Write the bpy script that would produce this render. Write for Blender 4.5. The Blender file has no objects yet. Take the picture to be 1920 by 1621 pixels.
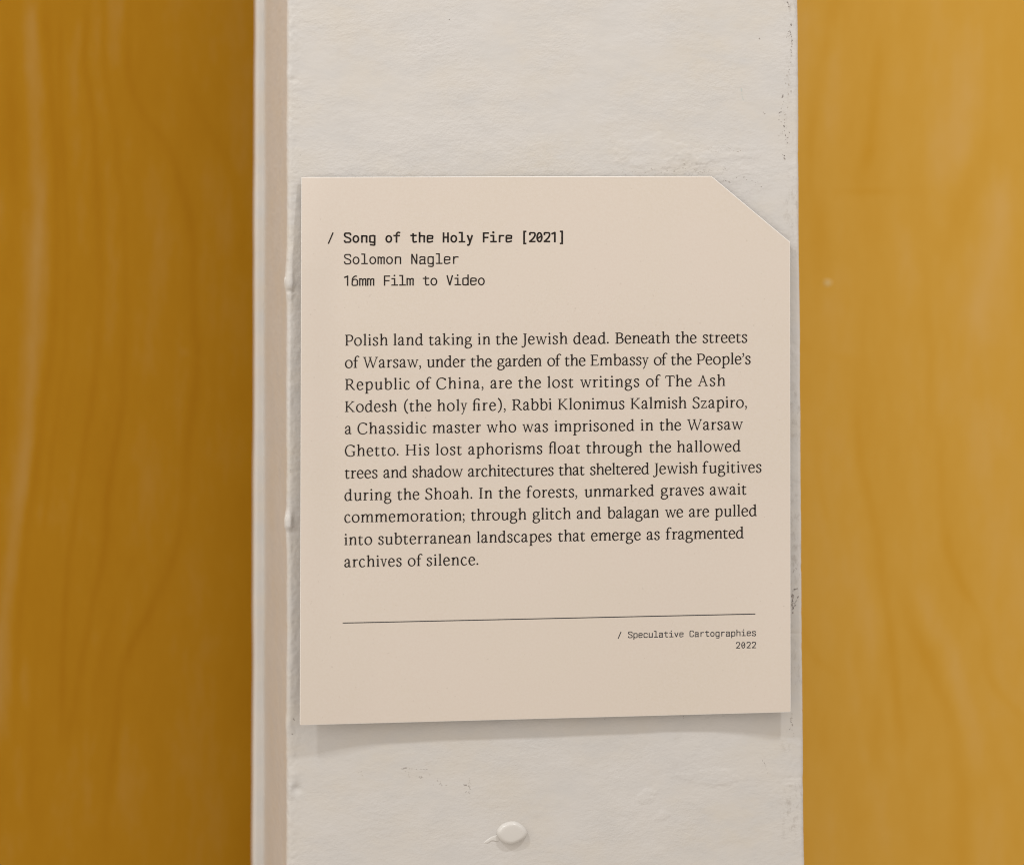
import bpy, math, random
import numpy as np
R = math.radians
SC = bpy.context.scene
COL = SC.collection
# ------------------------------------------------------------------ camera
# The lens looks straight ahead (verticals stay vertical) and the frame is dropped with lens shift.
FPX = 6000.0; CX, CY = 960.0, 250.0            # focal length and optical axis, in photo pixels
TH = math.atan(FPX / 40390.0)                  # yaw: the face of the post recedes to the right
H = 0.958                                      # metres from lens to the plane of the post's face
sn, cs = math.sin(TH), math.cos(TH)
def _hit(px, Y=0.0):
    u = (px - CX) / FPX
    t = (H + Y) / (cs - u * sn)
    return t * (sn + u * cs), t
CAMX = -_hit(1019.0)[0]
def P(px, py, Y=0.0):
    """measured photo position -> metres, on the plane at depth Y behind the post's face"""
    x, t = _hit(px, Y)
    return (CAMX + x, Y, -(py - CY) / FPX * t)
cam_d = bpy.data.cameras.new("camera"); cam = bpy.data.objects.new("camera", cam_d); COL.objects.link(cam)
cam.location = (CAMX, -H, 0.0)
cam.rotation_euler = (R(90), 0, -TH)
cam_d.sensor_width = 36.0; cam_d.lens = FPX / 1920.0 * 36.0
cam_d.shift_y = -(810.5 - CY) / 1920.0
cam_d.clip_start = 0.02; cam_d.clip_end = 20.0
cam_d.dof.use_dof = True
cam_d.dof.focus_distance = _hit(1000)[1]
cam_d.dof.aperture_fstop = (cam_d.lens / 1000.0) / 0.0150
cam_d.dof.aperture_blades = 0
SC.camera = cam
# ------------------------------------------------------------------ light of the gallery
W = bpy.data.worlds.new("World"); SC.world = W; W.use_nodes = True
bg = W.node_tree.nodes["Background"]
bg.inputs[0].default_value = (1.0, 0.902, 0.80, 1); bg.inputs[1].default_value = 0.70
from mathutils import Vector
CEN = Vector(P(1000, 900))
def lamp(name, off, dist, size, power, color, spread=None, rect=None):
    l = bpy.data.lights.new(name, 'AREA'); l.shape = 'DISK'; l.size = size
    l.energy = power; l.color = color
    if spread: l.spread = R(spread)
    o = bpy.data.objects.new(name, l); COL.objects.link(o)
    v = Vector(off).normalized()
    o.location = CEN + v * dist
    o.rotation_euler = (-v).to_track_quat('-Z', 'Y').to_euler()
    return o
lamp("track_light", (0.66, -1.0, 1.95), 1.15, 0.065, 4.3, (0.97, 0.985, 1.0))
lamp("track_light", (-1.28, -1.0, 1.95), 1.20, 0.065, 3.9, (0.97, 0.985, 1.0))
lamp("added_side_fill", (-1.6, -0.8, 0.9), 2.00, 1.10, 6.6, (1.0, 0.96, 0.86))  # added soft fill from far left, brightens the post's side face
SC.view_settings.view_transform = 'Standard'; SC.view_settings.look = 'None'
SC.cycles.filter_width = 1.05
SC.view_settings.exposure = 0.04; SC.view_settings.gamma = 1.0
# ------------------------------------------------------------------ helpers
def tag(o, label=None, cat=None, group=None, kind=None):
    for k, v in (("label", label), ("category", cat), ("group", group), ("kind", kind)):
        if v: o[k] = v
    return o
def mesh_obj(name, verts, faces, mat, parent=None, smooth=False):
    me = bpy.data.meshes.new(name)
    me.from_pydata([tuple(v) for v in verts], [], faces)
    me.update()
    if smooth: me.polygons.foreach_set("use_smooth", [True] * len(me.polygons))
    me.materials.append(mat)
    o = bpy.data.objects.new(name, me); COL.objects.link(o)
    if parent: o.parent = parent
    return o
def grid_mesh(name, V, mat, parent=None, smooth=True, flip=False):
    """V: (rows, cols, 3)"""
    r, c = V.shape[:2]
    idx = np.arange(r * c).reshape(r, c)
    q = np.stack([idx[:-1, :-1], idx[:-1, 1:], idx[1:, 1:], idx[1:, :-1]], -1).reshape(-1, 4)
    if flip: q = q[:, ::-1]
    me = bpy.data.meshes.new(name)
    me.vertices.add(r * c); me.vertices.foreach_set("co", V.reshape(-1).astype(np.float32))
    n = len(q)
    me.loops.add(n * 4); me.loops.foreach_set("vertex_index", q.reshape(-1).astype(np.int32))
    me.polygons.add(n); me.polygons.foreach_set("loop_start", np.arange(0, n * 4, 4, dtype=np.int32))
    me.update(calc_edges=True)
    me.polygons.foreach_set("use_smooth", np.full(n, smooth))
    me.materials.append(mat); me.validate()
    o = bpy.data.objects.new(name, me); COL.objects.link(o)
    if parent: o.parent = parent
    return o
def noise2(x, z, scale, seed, octaves=1, gain=0.5):
    out = 0; amp = 1.0; tot = 0
    for k in range(octaves):
        rs = np.random.RandomState(seed + 101 * k)
        G = rs.rand(256, 256) * 2 - 1
        u = x / scale * 2 ** k + 37.3 * k; v = z / scale * 2 ** k + 11.7 * k
        iu = np.floor(u).astype(int); iv = np.floor(v).astype(int)
        fu = u - iu; fv = v - iv
        fu = fu * fu * (3 - 2 * fu); fv = fv * fv * (3 - 2 * fv)
        a = G[iu % 256, iv % 256]; b = G[(iu + 1) % 256, iv % 256]
        c = G[iu % 256, (iv + 1) % 256]; d = G[(iu + 1) % 256, (iv + 1) % 256]
        out = out + amp * ((a * (1 - fu) + b * fu) * (1 - fv) + (c * (1 - fu) + d * fu) * fv)
        tot += amp; amp *= gain
    return out / tot
def sstep(a, b, x):
    t = np.clip((x - a) / (b - a), 0, 1); return t * t * (3 - 2 * t)
def cr(points, closed=False, n=6):
    pts = list(points); out = []; m = len(pts)
    rng = range(m) if closed else range(m - 1)
    for i in rng:
        p1, p2 = pts[i], pts[(i + 1) % m]
        p0 = pts[(i - 1) % m] if (closed or i > 0) else (2 * p1[0] - p2[0], 2 * p1[1] - p2[1])
        p3 = pts[(i + 2) % m] if (closed or i < m - 2) else (2 * p2[0] - p1[0], 2 * p2[1] - p1[1])
        for k in range(n):
            t = k / n
            out.append(tuple(.5 * (2 * p1[q] + (p2[q] - p0[q]) * t + (2 * p0[q] - 5 * p1[q] + 4 * p2[q] - p3[q]) * t * t
                                   + (3 * p1[q] - p0[q] - 3 * p2[q] + p3[q]) * t ** 3) for q in (0, 1)))
    if not closed: out.append(tuple(pts[-1]))
    return out
# ------------------------------------------------------------------ materials
def new_mat(name):
    m = bpy.data.materials.new(name); m.use_nodes = True
    nt = m.node_tree; b = nt.nodes["Principled BSDF"]
    return m, nt, b
def nd(nt, t, **kw):
    n = nt.nodes.new(t)
    for k, v in kw.items():
        if k in n.inputs: n.inputs[k].default_value = v
        else: setattr(n, k, v)
    return n
def mapping(nt, scale, rot=(0, 0, 0), loc=(0, 0, 0)):
    tc = nd(nt, 'ShaderNodeTexCoord'); mp = nd(nt, 'ShaderNodeMapping')
    mp.inputs['Scale'].default_value = scale; mp.inputs['Rotation'].default_value = rot; mp.inputs['Location'].default_value = loc
    nt.links.new(tc.outputs['Object'], mp.inputs['Vector'])
    return mp.outputs[0]
def ramp(nt, fac, stops, interp='LINEAR'):
    r = nd(nt, 'ShaderNodeValToRGB'); r.color_ramp.interpolation = interp
    e = r.color_ramp.elements
    while len(e) < len(stops): e.new(0.5)
    for el, (p, c) in zip(e, stops):
        el.position = p; el.color = (*c, 1)
    nt.links.new(fac, r.inputs[0]); return r.outputs[0]
def mixc(nt, fac, a, b, mode='MIX'):
    m = nd(nt, 'ShaderNodeMix', data_type='RGBA', blend_type=mode)
    for s, v in ((0, fac), (6, a), (7, b)):
        if isinstance(v, (int, float)): m.inputs[s].default_value = v
        elif isinstance(v, tuple): m.inputs[s].default_value = (*v, 1)
        else: nt.links.new(v, m.inputs[s])
    return m.outputs[2]
def math_n(nt, op, a, b=0.0, c=None):
    m = nd(nt, 'ShaderNodeMath', operation=op)
    for i, v in enumerate((a, b) if c is None else (a, b, c)):
        if isinstance(v, (int, float)): m.inputs[i].default_value = v
        else: nt.links.new(v, m.inputs[i])
    return m.outputs[0]

# painted post: off-white emulsion with roller texture and faint yellowed, greyed patches
def paint_material(name, base, warm, cool, gloss=0.55, bumpy=1.0, grime=False):
    m, nt, b = new_mat(name)
    n1 = nd(nt, 'ShaderNodeTexNoise', Scale=26.0, Detail=4.0, Roughness=0.6)
    nt.links.new(mapping(nt, (1, 1, 1.6), (0, 0.5, 0)), n1.inputs['Vector'])
    n2 = nd(nt, 'ShaderNodeTexNoise', Scale=60.0, Detail=5.0, Roughness=0.65)
    nt.links.new(mapping(nt, (1, 1, 2.0), (0, -0.35, 0), (3, 1, 7)), n2.inputs['Vector'])
    c1 = mixc(nt, ramp(nt, n1.outputs[0], [(0.42, (0, 0, 0)), (0.68, (1, 1, 1))]), base, warm)
    c2 = mixc(nt, ramp(nt, n2.outputs[0], [(0.45, (0, 0, 0)), (0.72, (1, 1, 1))]), c1, cool)
    if grime:
        tc = nd(nt, 'ShaderNodeTexCoord'); sp = nd(nt, 'ShaderNodeSeparateXYZ'); nt.links.new(tc.outputs['Object'], sp.inputs[0])
        mr = nd(nt, 'ShaderNodeMapRange'); mr.inputs[1].default_value = 0.0725; mr.inputs[2].default_value = 0.0765
        nt.links.new(sp.outputs[0], mr.inputs[0])
        gn = nd(nt, 'ShaderNodeTexNoise', Scale=420.0, Detail=4.0, Roughness=0.7)
        nt.links.new(mapping(nt, (1.3, 1, 0.7)), gn.inputs['Vector'])
        gl = nd(nt, 'ShaderNodeTexNoise', Scale=55.0, Detail=2.0)
        nt.links.new(mapping(nt, (1, 1, 1)), gl.inputs['Vector'])
        k = math_n(nt, 'MULTIPLY', ramp(nt, gn.outputs[0], [(0.50, (0,) * 3), (0.66, (0.55,) * 3)]), ramp(nt, gl.outputs[0], [(0.42, (0,) * 3), (0.60, (1,) * 3)]))
        c2 = mixc(nt, math_n(nt, 'MULTIPLY', k, mr.outputs[0]), c2, (0.36, 0.325, 0.29))
        # thin old-paint stain clouds
        g3 = nd(nt, 'ShaderNodeTexNoise', Scale=150.0, Detail=5.0, Roughness=0.7)
        nt.links.new(mapping(nt, (1, 1, 1.5), (0, .4, 0), (1, 0, 8)), g3.inputs['Vector'])
        c2 = mixc(nt, ramp(nt, g3.outputs[0], [(0.58, (0,) * 3), (0.78, (0.30,) * 3)]), c2, (0.49, 0.45, 0.41))
    nt.links.new(c2, b.inputs['Base Color'])
    b.inputs['Roughness'].default_value = gloss
    b.inputs['Specular IOR Level'].default_value = 0.35
    f1 = nd(nt, 'ShaderNodeTexNoise', Scale=900.0, Detail=3.0, Roughness=0.62)
    nt.links.new(mapping(nt, (1, 1, 1.3), (0, 0.45, 0)), f1.inputs['Vector'])
    f2 = nd(nt, 'ShaderNodeTexNoise', Scale=340.0, Detail=4.0, Roughness=0.55)
    nt.links.new(mapping(nt, (0.8, 1, 1.5), (0, 0.4, 0)), f2.inputs['Vector'])
    s = math_n(nt, 'ADD', math_n(nt, 'MULTIPLY', f1.outputs[0], 0.62), f2.outputs[0])
    un = nd(nt, 'ShaderNodeTexNoise', Scale=38.0, Detail=2.0)
    nt.links.new(mapping(nt, (1, 1, 1.4), (0, 0.5, 0), (9, 0, 4)), un.inputs['Vector'])
    s = math_n(nt, 'MULTIPLY', s, ramp(nt, un.outputs[0], [(0.34, (0.35,) * 3), (0.64, (1.25,) * 3)]))
    bp = nd(nt, 'ShaderNodeBump', Strength=1.0, Distance=0.00016 * bumpy)
    nt.links.new(s, bp.inputs['Height']); nt.links.new(bp.outputs[0], b.inputs['Normal'])
    return m
M_post = paint_material('post_paint', (0.610, 0.590, 0.570), (0.600, 0.565, 0.515), (0.572, 0.558, 0.545), grime=True)
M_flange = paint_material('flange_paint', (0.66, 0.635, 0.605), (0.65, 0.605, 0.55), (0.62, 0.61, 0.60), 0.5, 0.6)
M_drip, nt, b = new_mat('wet_looking_paint')
b.inputs['Base Color'].default_value = (0.625, 0.605, 0.578, 1); b.inputs['Roughness'].default_value = 0.30
b.inputs['Specular IOR Level'].default_value = 0.55
M_bead = paint_material('paint_bead', (0.70, 0.685, 0.66), (0.68, 0.65, 0.61), (0.66, 0.65, 0.64), 0.42, 1.0)
M_scuff, nt, b = new_mat('grey_scuff')
n = nd(nt, 'ShaderNodeTexNoise', Scale=1500.0, Detail=2.0)
nt.links.new(mapping(nt, (1, 1, 1)), n.inputs['Vector'])
nt.links.new(ramp(nt, n.outputs[0], [(0.35, (0.19, 0.165, 0.155)), (0.65, (0.42, 0.38, 0.35))]), b.inputs['Base Color'])
b.inputs['Roughness'].default_value = 0.85
M_scuff2, nt, b = new_mat('pale_scuff')
b.inputs['Base Color'].default_value = (0.44, 0.40, 0.36, 1); b.inputs['Roughness'].default_value = 0.8
M_scuff3, nt, b = new_mat('faint_blue_mark')
b.inputs['Base Color'].default_value = (0.50, 0.55, 0.53, 1); b.inputs['Roughness'].default_value = 0.8

# card stock: uncoated cream board with paper fibre
M_card, nt, b = new_mat('cream_card')
n1 = nd(nt, 'ShaderNodeTexNoise', Scale=1400.0, Detail=3.0, Roughness=0.6)
nt.links.new(mapping(nt, (1, 1, 1)), n1.inputs['Vector'])
n2 = nd(nt, 'ShaderNodeTexNoise', Scale=34.0, Detail=3.0)
nt.links.new(mapping(nt, (1, 1, 1)), n2.inputs['Vector'])
n3 = nd(nt, 'ShaderNodeTexNoise', Scale=900.0, Detail=2.0, Roughness=0.5)
nt.links.new(mapping(nt, (1, 1, 1), loc=(5, 0, 2)), n3.inputs['Vector'])
spk = ramp(nt, n3.outputs[0], [(0.71, (0, 0, 0)), (0.78, (1, 1, 1))])
ca = mixc(nt, ramp(nt, n2.outputs[0], [(0.38, (0, 0, 0)), (0.62, (1, 1, 1))]), (0.655, 0.578, 0.512), (0.645, 0.575, 0.498))
ca = mixc(nt, ramp(nt, n1.outputs[0], [(0.3, (0, 0, 0)), (0.7, (1, 1, 1))]), ca, (0.665, 0.598, 0.533))
ca = mixc(nt, math_n(nt, 'MULTIPLY', spk, 0.35), ca, (0.42, 0.36, 0.30))
nt.links.new(ca, b.inputs['Base Color'])
b.inputs['Roughness'].default_value = 0.75; b.inputs['Specular IOR Level'].default_value = 0.25
bp = nd(nt, 'ShaderNodeBump', Strength=1.0, Distance=0.00003)
nt.links.new(n1.outputs[0], bp.inputs['Height']); nt.links.new(bp.outputs[0], b.inputs['Normal'])
M_edge, nt, b = new_mat('card_cut_edge')
b.inputs['Base Color'].default_value = (0.90, 0.87, 0.84, 1); b.inputs['Roughness'].default_value = 0.7
M_ink, nt, b = new_mat('printed_black_ink')
b.inputs['Base Color'].default_value = (0.009, 0.006, 0.005, 1); b.inputs['Roughness'].default_value = 0.6
b.inputs['Specular IOR Level'].default_value = 0.2
n = nd(nt, 'ShaderNodeTexNoise', Scale=520.0, Detail=3.0)
nt.links.new(mapping(nt, (1, 1, 1)), n.inputs['Vector'])
nt.links.new(ramp(nt, n.outputs[0], [(0.35, (0.006, 0.004, 0.0035)), (0.7, (0.030, 0.022, 0.018))]), b.inputs['Base Color'])
M_ink2, nt, b = new_mat('printed_grey_ink')
b.inputs['Base Color'].default_value = (0.022, 0.023, 0.030, 1); b.inputs['Roughness'].default_value = 0.6
M_foam, nt, b = new_mat('foam_tape')
b.inputs['Base Color'].default_value = (0.7, 0.69, 0.66, 1)

# amber-stained rotary-cut plywood: the grain value is stored per vertex of the sheet (-1 dark growth line .. +1 pale)
def plywood(name, dark, mid, pale):
    m, nt, b = new_mat(name)
    at = nd(nt, 'ShaderNodeAttribute'); at.attribute_name = 'grain'
    n = nd(nt, 'ShaderNodeTexNoise', Scale=420.0, Detail=3.0, Roughness=0.7)
    nt.links.new(mapping(nt, (1, 1, 0.25)), n.inputs['Vector'])
    v = math_n(nt, 'ADD', at.outputs['Fac'], math_n(nt, 'MULTIPLY', math_n(nt, 'SUBTRACT', n.outputs[0], 0.5), 0.30))
    nt.links.new(ramp(nt, v, [(0.0, dark), (0.5, mid), (1.0, pale)]), b.inputs['Base Color'])
    b.inputs['Roughness'].default_value = 0.5; b.inputs['Specular IOR Level'].default_value = 0.12
    return m
M_plyL = plywood('amber_plywood_shaded', (0.352, 0.146, 0.000), (0.412, 0.196, 0.006), (0.455, 0.264, 0.070))  # left sheet: deeper amber, with the post's shade put into the colour
M_plyR = plywood('amber_plywood_light', (0.590, 0.288, 0.010), (0.655, 0.370, 0.056), (0.685, 0.440, 0.155))
M_speck, nt, b = new_mat('filler')
b.inputs['Base Color'].default_value = (0.70, 0.52, 0.22, 1)

# ------------------------------------------------------------------ the plywood wall behind
YW = 0.150
wall = bpy.data.objects.new('plywood_wall', None); COL.objects.link(wall)
tag(wall, 'amber stained plywood wall with soft vertical grain, out of focus behind the white post', 'wall', kind='structure')
GRAIN_L = [   # (dark -, pale +), width px, points along the line as they run down the board
 (.85, 15, [(55, 0), (64, 200), (72, 350), (68, 500), (60, 650), (50, 800), (38, 900), (20, 1050), (0, 1200), (-12, 1400)]),
 (-.75, 9, [(80, 20), (92, 120), (101, 220), (107, 320), (105, 500), (98, 620), (75, 800), (62, 900), (48, 1020), (33, 1160), (26, 1400)]),
 (-.50, 5, [(112, 60), (117, 250), (126, 400), (124, 560), (116, 700), (99, 830), (80, 1000)]),
 (-.60, 6, [(162, 10), (157, 110), (170, 180), (180, 300), (187, 450), (186, 600), (172, 750), (155, 860), (130, 1060), (115, 1380)]),
 (-.60, 7, [(192, -20), (198, 130), (213, 225), (222, 320), (232, 390), (235, 550), (228, 750), (205, 910), (190, 1060), (165, 1185), (130, 1380)]),
 (-.60, 9, [(242, -30), (243, 130), (268, 215), (308, 270), (340, 340), (358, 425), (366, 575), (367, 700), (352, 860), (343, 985), (300, 1110), (240, 1235), (210, 1410), (198, 1600)]),
 (-.40, 13, [(350, 130), (385, 235), (425, 300), (450, 375), (462, 520)]),
 (-.45, 14, [(15, 60), (25, 260), (22, 480), (8, 700), (-6, 900)]),
 (.40, 20, [(225, -40), (228, 60), (222, 130)]), (.35, 14, [(142, 40), (140, 180), (150, 330), (158, 470)]),
 (.35, 26, [(285, 310), (300, 420), (300, 540)]), (.30, 22, [(385, 290), (400, 360), (420, 470)]),
 (.30, 9, [(202, 300), (208, 480), (205, 640), (190, 800)]), (.28, 26, [(355, 1380), (345, 1460)]), (.25, 20, [(185, 1180), (175, 1280), (170, 1420)]),
 (.22, 30, [(310, 640), (300, 800), (270, 950)]), (.45, 8, [(340, 655), (344, 664)]), (.42, 8, [(366, 670), (376, 680)]), (.30, 10, [(20, 1250), (30, 1400), (60, 1600)]),
 (-.30, 8, [(70, 1180), (62, 1400), (58, 1640)]), (-.28, 9, [(262, 1020), (215, 1150), (180, 1290), (168, 1450)]), (-.3, 30, [(460, 900), (465, 1300), (455, 1700)])]
GRAIN_R = [
 (-.55, 15, [(1575, -40), (1556, 60), (1535, 130), (1522, 230), (1512, 380)]), (-.50, 14, [(1648, 90), (1640, 160), (1634, 250), (1612, 340)]),
 (-.45, 22, [(1532, 380), (1545, 460), (1540, 540)]), (-.40, 26, [(1852, 250), (1838, 290), (1800, 400), (1775, 470)]),
 (-.35, 8, [(1732, 480), (1742, 580), (1748, 680), (1742, 830)]), (-.30, 5, [(1621, 560), (1617, 620), (1614, 680)]), (-.35, 30, [(1515, 660), (1580, 668), (1600, 690), (1612, 800)]),
 (-.55, 10, [(1605, 800), (1622, 900), (1640, 985), (1652, 1040), (1664, 1135), (1680, 1260), (1690, 1400)]),
 (-.35, 8, [(1530, 800), (1538, 890), (1553, 980)]), (-.45, 10, [(1762, 790), (1770, 985), (1800, 1090), (1840, 1160), (1855, 1260), (1905, 1330), (1960, 1370)]),
 (-.60, 17, [(1690, 1080), (1712, 1170), (1745, 1245), (1780, 1335), (1800, 1480), (1812, 1650)]),
 (-.40, 8, [(1498, 1170), (1530, 1235), (1570, 1262)]), (-.40, 26, [(1880, 1440), (1910, 1500), (1900, 1640)]), (-.30, 24, [(1530, 1330), (1560, 1420), (1600, 1520), (1620, 1660)]),
 (-.35, 14, [(1660, 1200), (1652, 1330), (1640, 1450)]),
 (.55, 36, [(1805, 40), (1815, 140), (1800, 240), (1792, 330)]), (.60, 24, [(1878, 340), (1868, 460), (1842, 560), (1832, 640)]), (.30, 20, [(1692, 430), (1700, 500), (1712, 540)]),
 (.40, 30, [(1850, 760), (1845, 900), (1855, 1060)]), (.35, 22, [(1712, 1090), (1765, 1200), (1815, 1330), (1830, 1400)]), (.30, 18, [(1625, 1100), (1645, 1240), (1662, 1340)]),
 (.28, 16, [(1535, 1130), (1560, 1210), (1600, 1280)]), (.30, 14, [(1618, 1400), (1650, 1480), (1658, 1560)]), (.35, 26, [(1820, 1520), (1825, 1640)]), (.25, 30, [(1560, 150), (1560, 260)])]
def wall_grid(x0, x1):
    zz = np.concatenate([np.linspace(1.0, 0.12, 40)[:-1], np.linspace(0.12, -0.36, 420), np.linspace(-0.36, -1.0, 30)[1:]])
    a, b_ = max(x0, -0.24), min(x1, 0.24)
    xx = np.linspace(a, b_, 300)
    if x0 < a: xx = np.concatenate([np.linspace(x0, a, 60)[:-1], xx])
    if x1 > b_: xx = np.concatenate([xx, np.linspace(b_, x1, 60)[1:]])
    return xx, zz
def sheet(x0, x1, mat, lines, seed):
    xx, zz = wall_grid(x0, x1)
    Xw, Zw = np.meshgrid(xx, zz)
    Vw = np.stack([Xw, np.full_like(Xw, YW), Zw], -1)
    o = grid_mesh('plywood_sheet', Vw, mat, wall, smooth=False, flip=True)
    t = (Xw - CAMX) * sn + (H + YW) * cs
    px = CX + FPX * ((Xw - CAMX) * cs - (H + YW) * sn) / t; py = CY - FPX * Zw / t
    wob = noise2(Xw, Zw, 0.020, seed + 7, 2) * 5
    g = np.zeros_like(px)
    for amp, w, pts in lines:
        ys = np.array([p[1] for p in pts], float); xs = np.array([p[0] for p in pts], float)
        dense = cr(pts, False, 8); dy = np.array([p[1] for p in dense]); dx = np.array([p[0] for p in dense]); od = np.argsort(dy)
        xi = np.interp(py, dy[od], dx[od])
        f = 1 / (1 + np.exp(-(py - ys[0]) / 14)) / (1 + np.exp((py - ys[-1]) / 14)) if ys[-1] - ys[0] > 40 else np.exp(-((py - ys.mean()) / 9) ** 2)
        g += (.75 if amp < 0 else .62) * amp * np.exp(-((px + wob - xi) / w) ** 2) * f * (0.8 + 0.35 * noise2(Xw * 0 + amp * 9, Zw, 0.03, seed + int(w), 2))
    # the same kind of grain everywhere else on the sheet
    u = Xw + 0.030 * noise2(Xw * .6, Zw * .35, 0.12, seed, 2)
    gen = 0.55 * noise2(u, Zw * .06, 0.0095, seed + 1, 3, .6) + 0.25 * noise2(u, Zw * .12, 0.0038, seed + 2, 2)
    cl = noise2(Xw, Zw * .5, 0.016, seed + 3, 3, .55)
    inside = np.exp(-(np.clip(-py - 60, 0, None) / 60) ** 2 - (np.clip(py - 1700, 0, None) / 60) ** 2 - (np.clip(-px - 40, 0, None) / 60) ** 2 - (np.clip(px - 1980, 0, None) / 60) ** 2)
    g = g * inside + gen * (1 - .72 * inside) + .26 * cl
    # two short flecks across the grain on the lighter sheet
    g -= .35 * np.exp(-((px - 1625) / 60) ** 2 - ((py - 359) / 4.5) ** 2)
    at = o.data.attributes.new('grain', 'FLOAT', 'POINT')
    at.data.foreach_set('value', (0.5 + 0.5 * g).reshape(-1).astype(np.float32))
    return o
sheet(-0.95, -0.001, M_plyL, GRAIN_L, 300); sheet(0.001, 0.95, M_plyR, GRAIN_R, 500)
def disc(name, c, rx, rz, h, mat, parent, n=18):
    vs = [(c[0], c[1] - h, c[2])]; fs = []
    for k in range(n):
        a = 2 * math.pi * k / n
        r = 1 + 0.15 * math.sin(3 * a + 1)
        vs.append((c[0] + rx * r * .6 * math.cos(a), c[1] - h * .8, c[2] + rz * r * .6 * math.sin(a)))
    for k in range(n):
        a = 2 * math.pi * k / n
        r = 1 + 0.15 * math.sin(3 * a + 1)
        vs.append((c[0] + rx * r * math.cos(a), c[1], c[2] + rz * r * math.sin(a)))
    for k in range(n):
        j = (k + 1) % n
        fs.append((0, 1 + k, 1 + j)); fs.append((1 + k, 1 + n + k, 1 + n + j, 1 + j))
    return mesh_obj(name, vs, fs, mat, parent, True)
disc('filler_spot', P(1552, 530, YW), 0.0013, .0010, .0003, M_speck, wall)

# ------------------------------------------------------------------ the white post
post = bpy.data.objects.new('painted_post', None); COL.objects.link(post)
post.location = (0, 0, 0)
tag(post, 'off-white painted post with scuffed edges and paint drips, carrying the printed card', 'post')
ZT, ZB = P(1000, -330)[2], P(1000, 1960)[2]
DEP = 0.098
def edge_x(z, px0, px1):
    (xa, _, za), (xb, _, zb) = P(px0, 0), P(px1, 1621)
    return xa + (xb - xa) * (z - za) / (zb - za)
rows = 1000
zs = np.linspace(ZT, ZB, rows)
zs = np.concatenate([[1.10, 0.70, 0.40, 0.20], zs, [ZB - .1, ZB - .3, -0.9]]); OFF = 4; rows = len(zs)
XL = edge_x(zs, 538.5, 537.0); XR = edge_x(zs, 1496.0, 1508.5)
rl, rr = 0.0014, 0.0011
cols = []                                             # profile: (base point fn, normal)
prof = []
for y in np.linspace(DEP, rl, 26)[:-1]: prof.append(('L', 0.0, y, -1.0, 0.0))
for a in np.linspace(0, 90, 9):
    ca_, sa_ = math.cos(R(a)), math.sin(R(a))
    prof.append(('L', rl * (1 - ca_), rl * (1 - sa_), -ca_, -sa_))
NF = 520
for k in range(1, NF): prof.append(('F', k / NF, 0.0, 0.0, -1.0))
for a in np.linspace(90, 0, 8):
    ca_, sa_ = math.cos(R(a)), math.sin(R(a))
    prof.append(('R', -rr * (1 - ca_), rr * (1 - sa_), ca_, -sa_))
for y in np.linspace(rr, DEP, 6)[1:]: prof.append(('R', 0.0, y, 1.0, 0.0))
nc = len(prof)
V = np.zeros((rows, nc, 3)); Nn = np.zeros((rows, nc, 2))
for j, (k, a, y, nx, ny) in enumerate(prof):
    if k == 'L': V[:, j, 0] = XL + a
    elif k == 'R': V[:, j, 0] = XR + a
    else: V[:, j, 0] = (XL + rl) * (1 - a) + (XR - rr) * a
    V[:, j, 1] = y; V[:, j, 2] = zs; Nn[:, j] = (nx, ny)
X = V[:, :, 0]; Y_ = V[:, :, 1]; Z = V[:, :, 2]
# photo coordinates of each point of the face (for placing the relief that was seen there)
t_ = (X - CAMX) * sn + H * cs + 0
PX = CX + FPX * ((X - CAMX) * cs - H * sn) / t_
PY = CY - FPX * Z / t_
S_ = X - Y_
Hh = 0.00012 * noise2(S_ + Z * .5, Z * 1.4, 0.028, 3, 3, .55) + 0.000045 * noise2(S_ * 1.0 + Z * .4, Z * 1.7, 0.0065, 9, 3, .6)
Hh += 0.000012 * noise2(S_ + Z * .5, Z * 1.5, 0.0019, 21, 2)
def bumpf(cx, cy, rx, ry, ang=0):
    a = R(ang); dx = PX - cx; dy = PY - cy
    u = (dx * math.cos(a) + dy * math.sin(a)) / rx; v = (-dx * math.sin(a) + dy * math.cos(a)) / ry
    return np.exp(-(u * u + v * v)) * np.exp(-(Y_ / 0.0028) ** 2)
def patch(cx, cy, rx, ry, ang, amp, seed, thr=0.1, ns=0.006):
    """skim-coat patch: terraces with ragged edges"""
    m = bumpf(cx, cy, rx, ry, ang)
    if ns < .004: m = m * (1 + .5 * noise2(S_, Z, .0011, seed + 3, 2))
    n = noise2(S_, Z * 1.3, ns, seed, 4, .62)
    t = sstep(thr - .06, thr + .02, m - .45 + n * .55)
    t2 = sstep(.40, .46, m - .2 + noise2(S_, Z, 0.003, seed + 5, 3, .6) * .5)
    return amp * (t + .6 * t2) + amp * .5 * m * noise2(S_, Z, 0.0014, seed + 9, 2, .6)
Hh += patch(1240, 292, 95, 34, 8, 0.00008, 31)
Hh += patch(1360, 318, 75, 26, 20, 0.00006, 47)
Hh += patch(1340, 290, 90, 18, -3, 0.00006, 53)
Hh += patch(1212, 1492, 20, 14, -15, 0.00008, 61, .1, .0020)
Hh += patch(1243, 1528, 16, 10, -20, 0.00008, 67, .1, .0018)
Hh += patch(1330, 1455, 70, 20, 5, 0.00007, 71)
# rolled, stippled paint edge on the left and wear on the right arris
Hh += 0.00007 * np.exp(-((PX - 548) / 9.0) ** 2) * (1 + noise2(S_, Z, 0.0012, 77, 2))
Hh += 0.00010 * noise2(S_, Z * .8, 0.0011, 79, 2, .6) * sstep(580, 546, PX) * (PX > 500)
Hh -= 0.00010 * sstep(.1, .7, noise2(S_, Z, 0.0035, 83, 3, .6)) * sstep(1474, 1482, PX)
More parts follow.
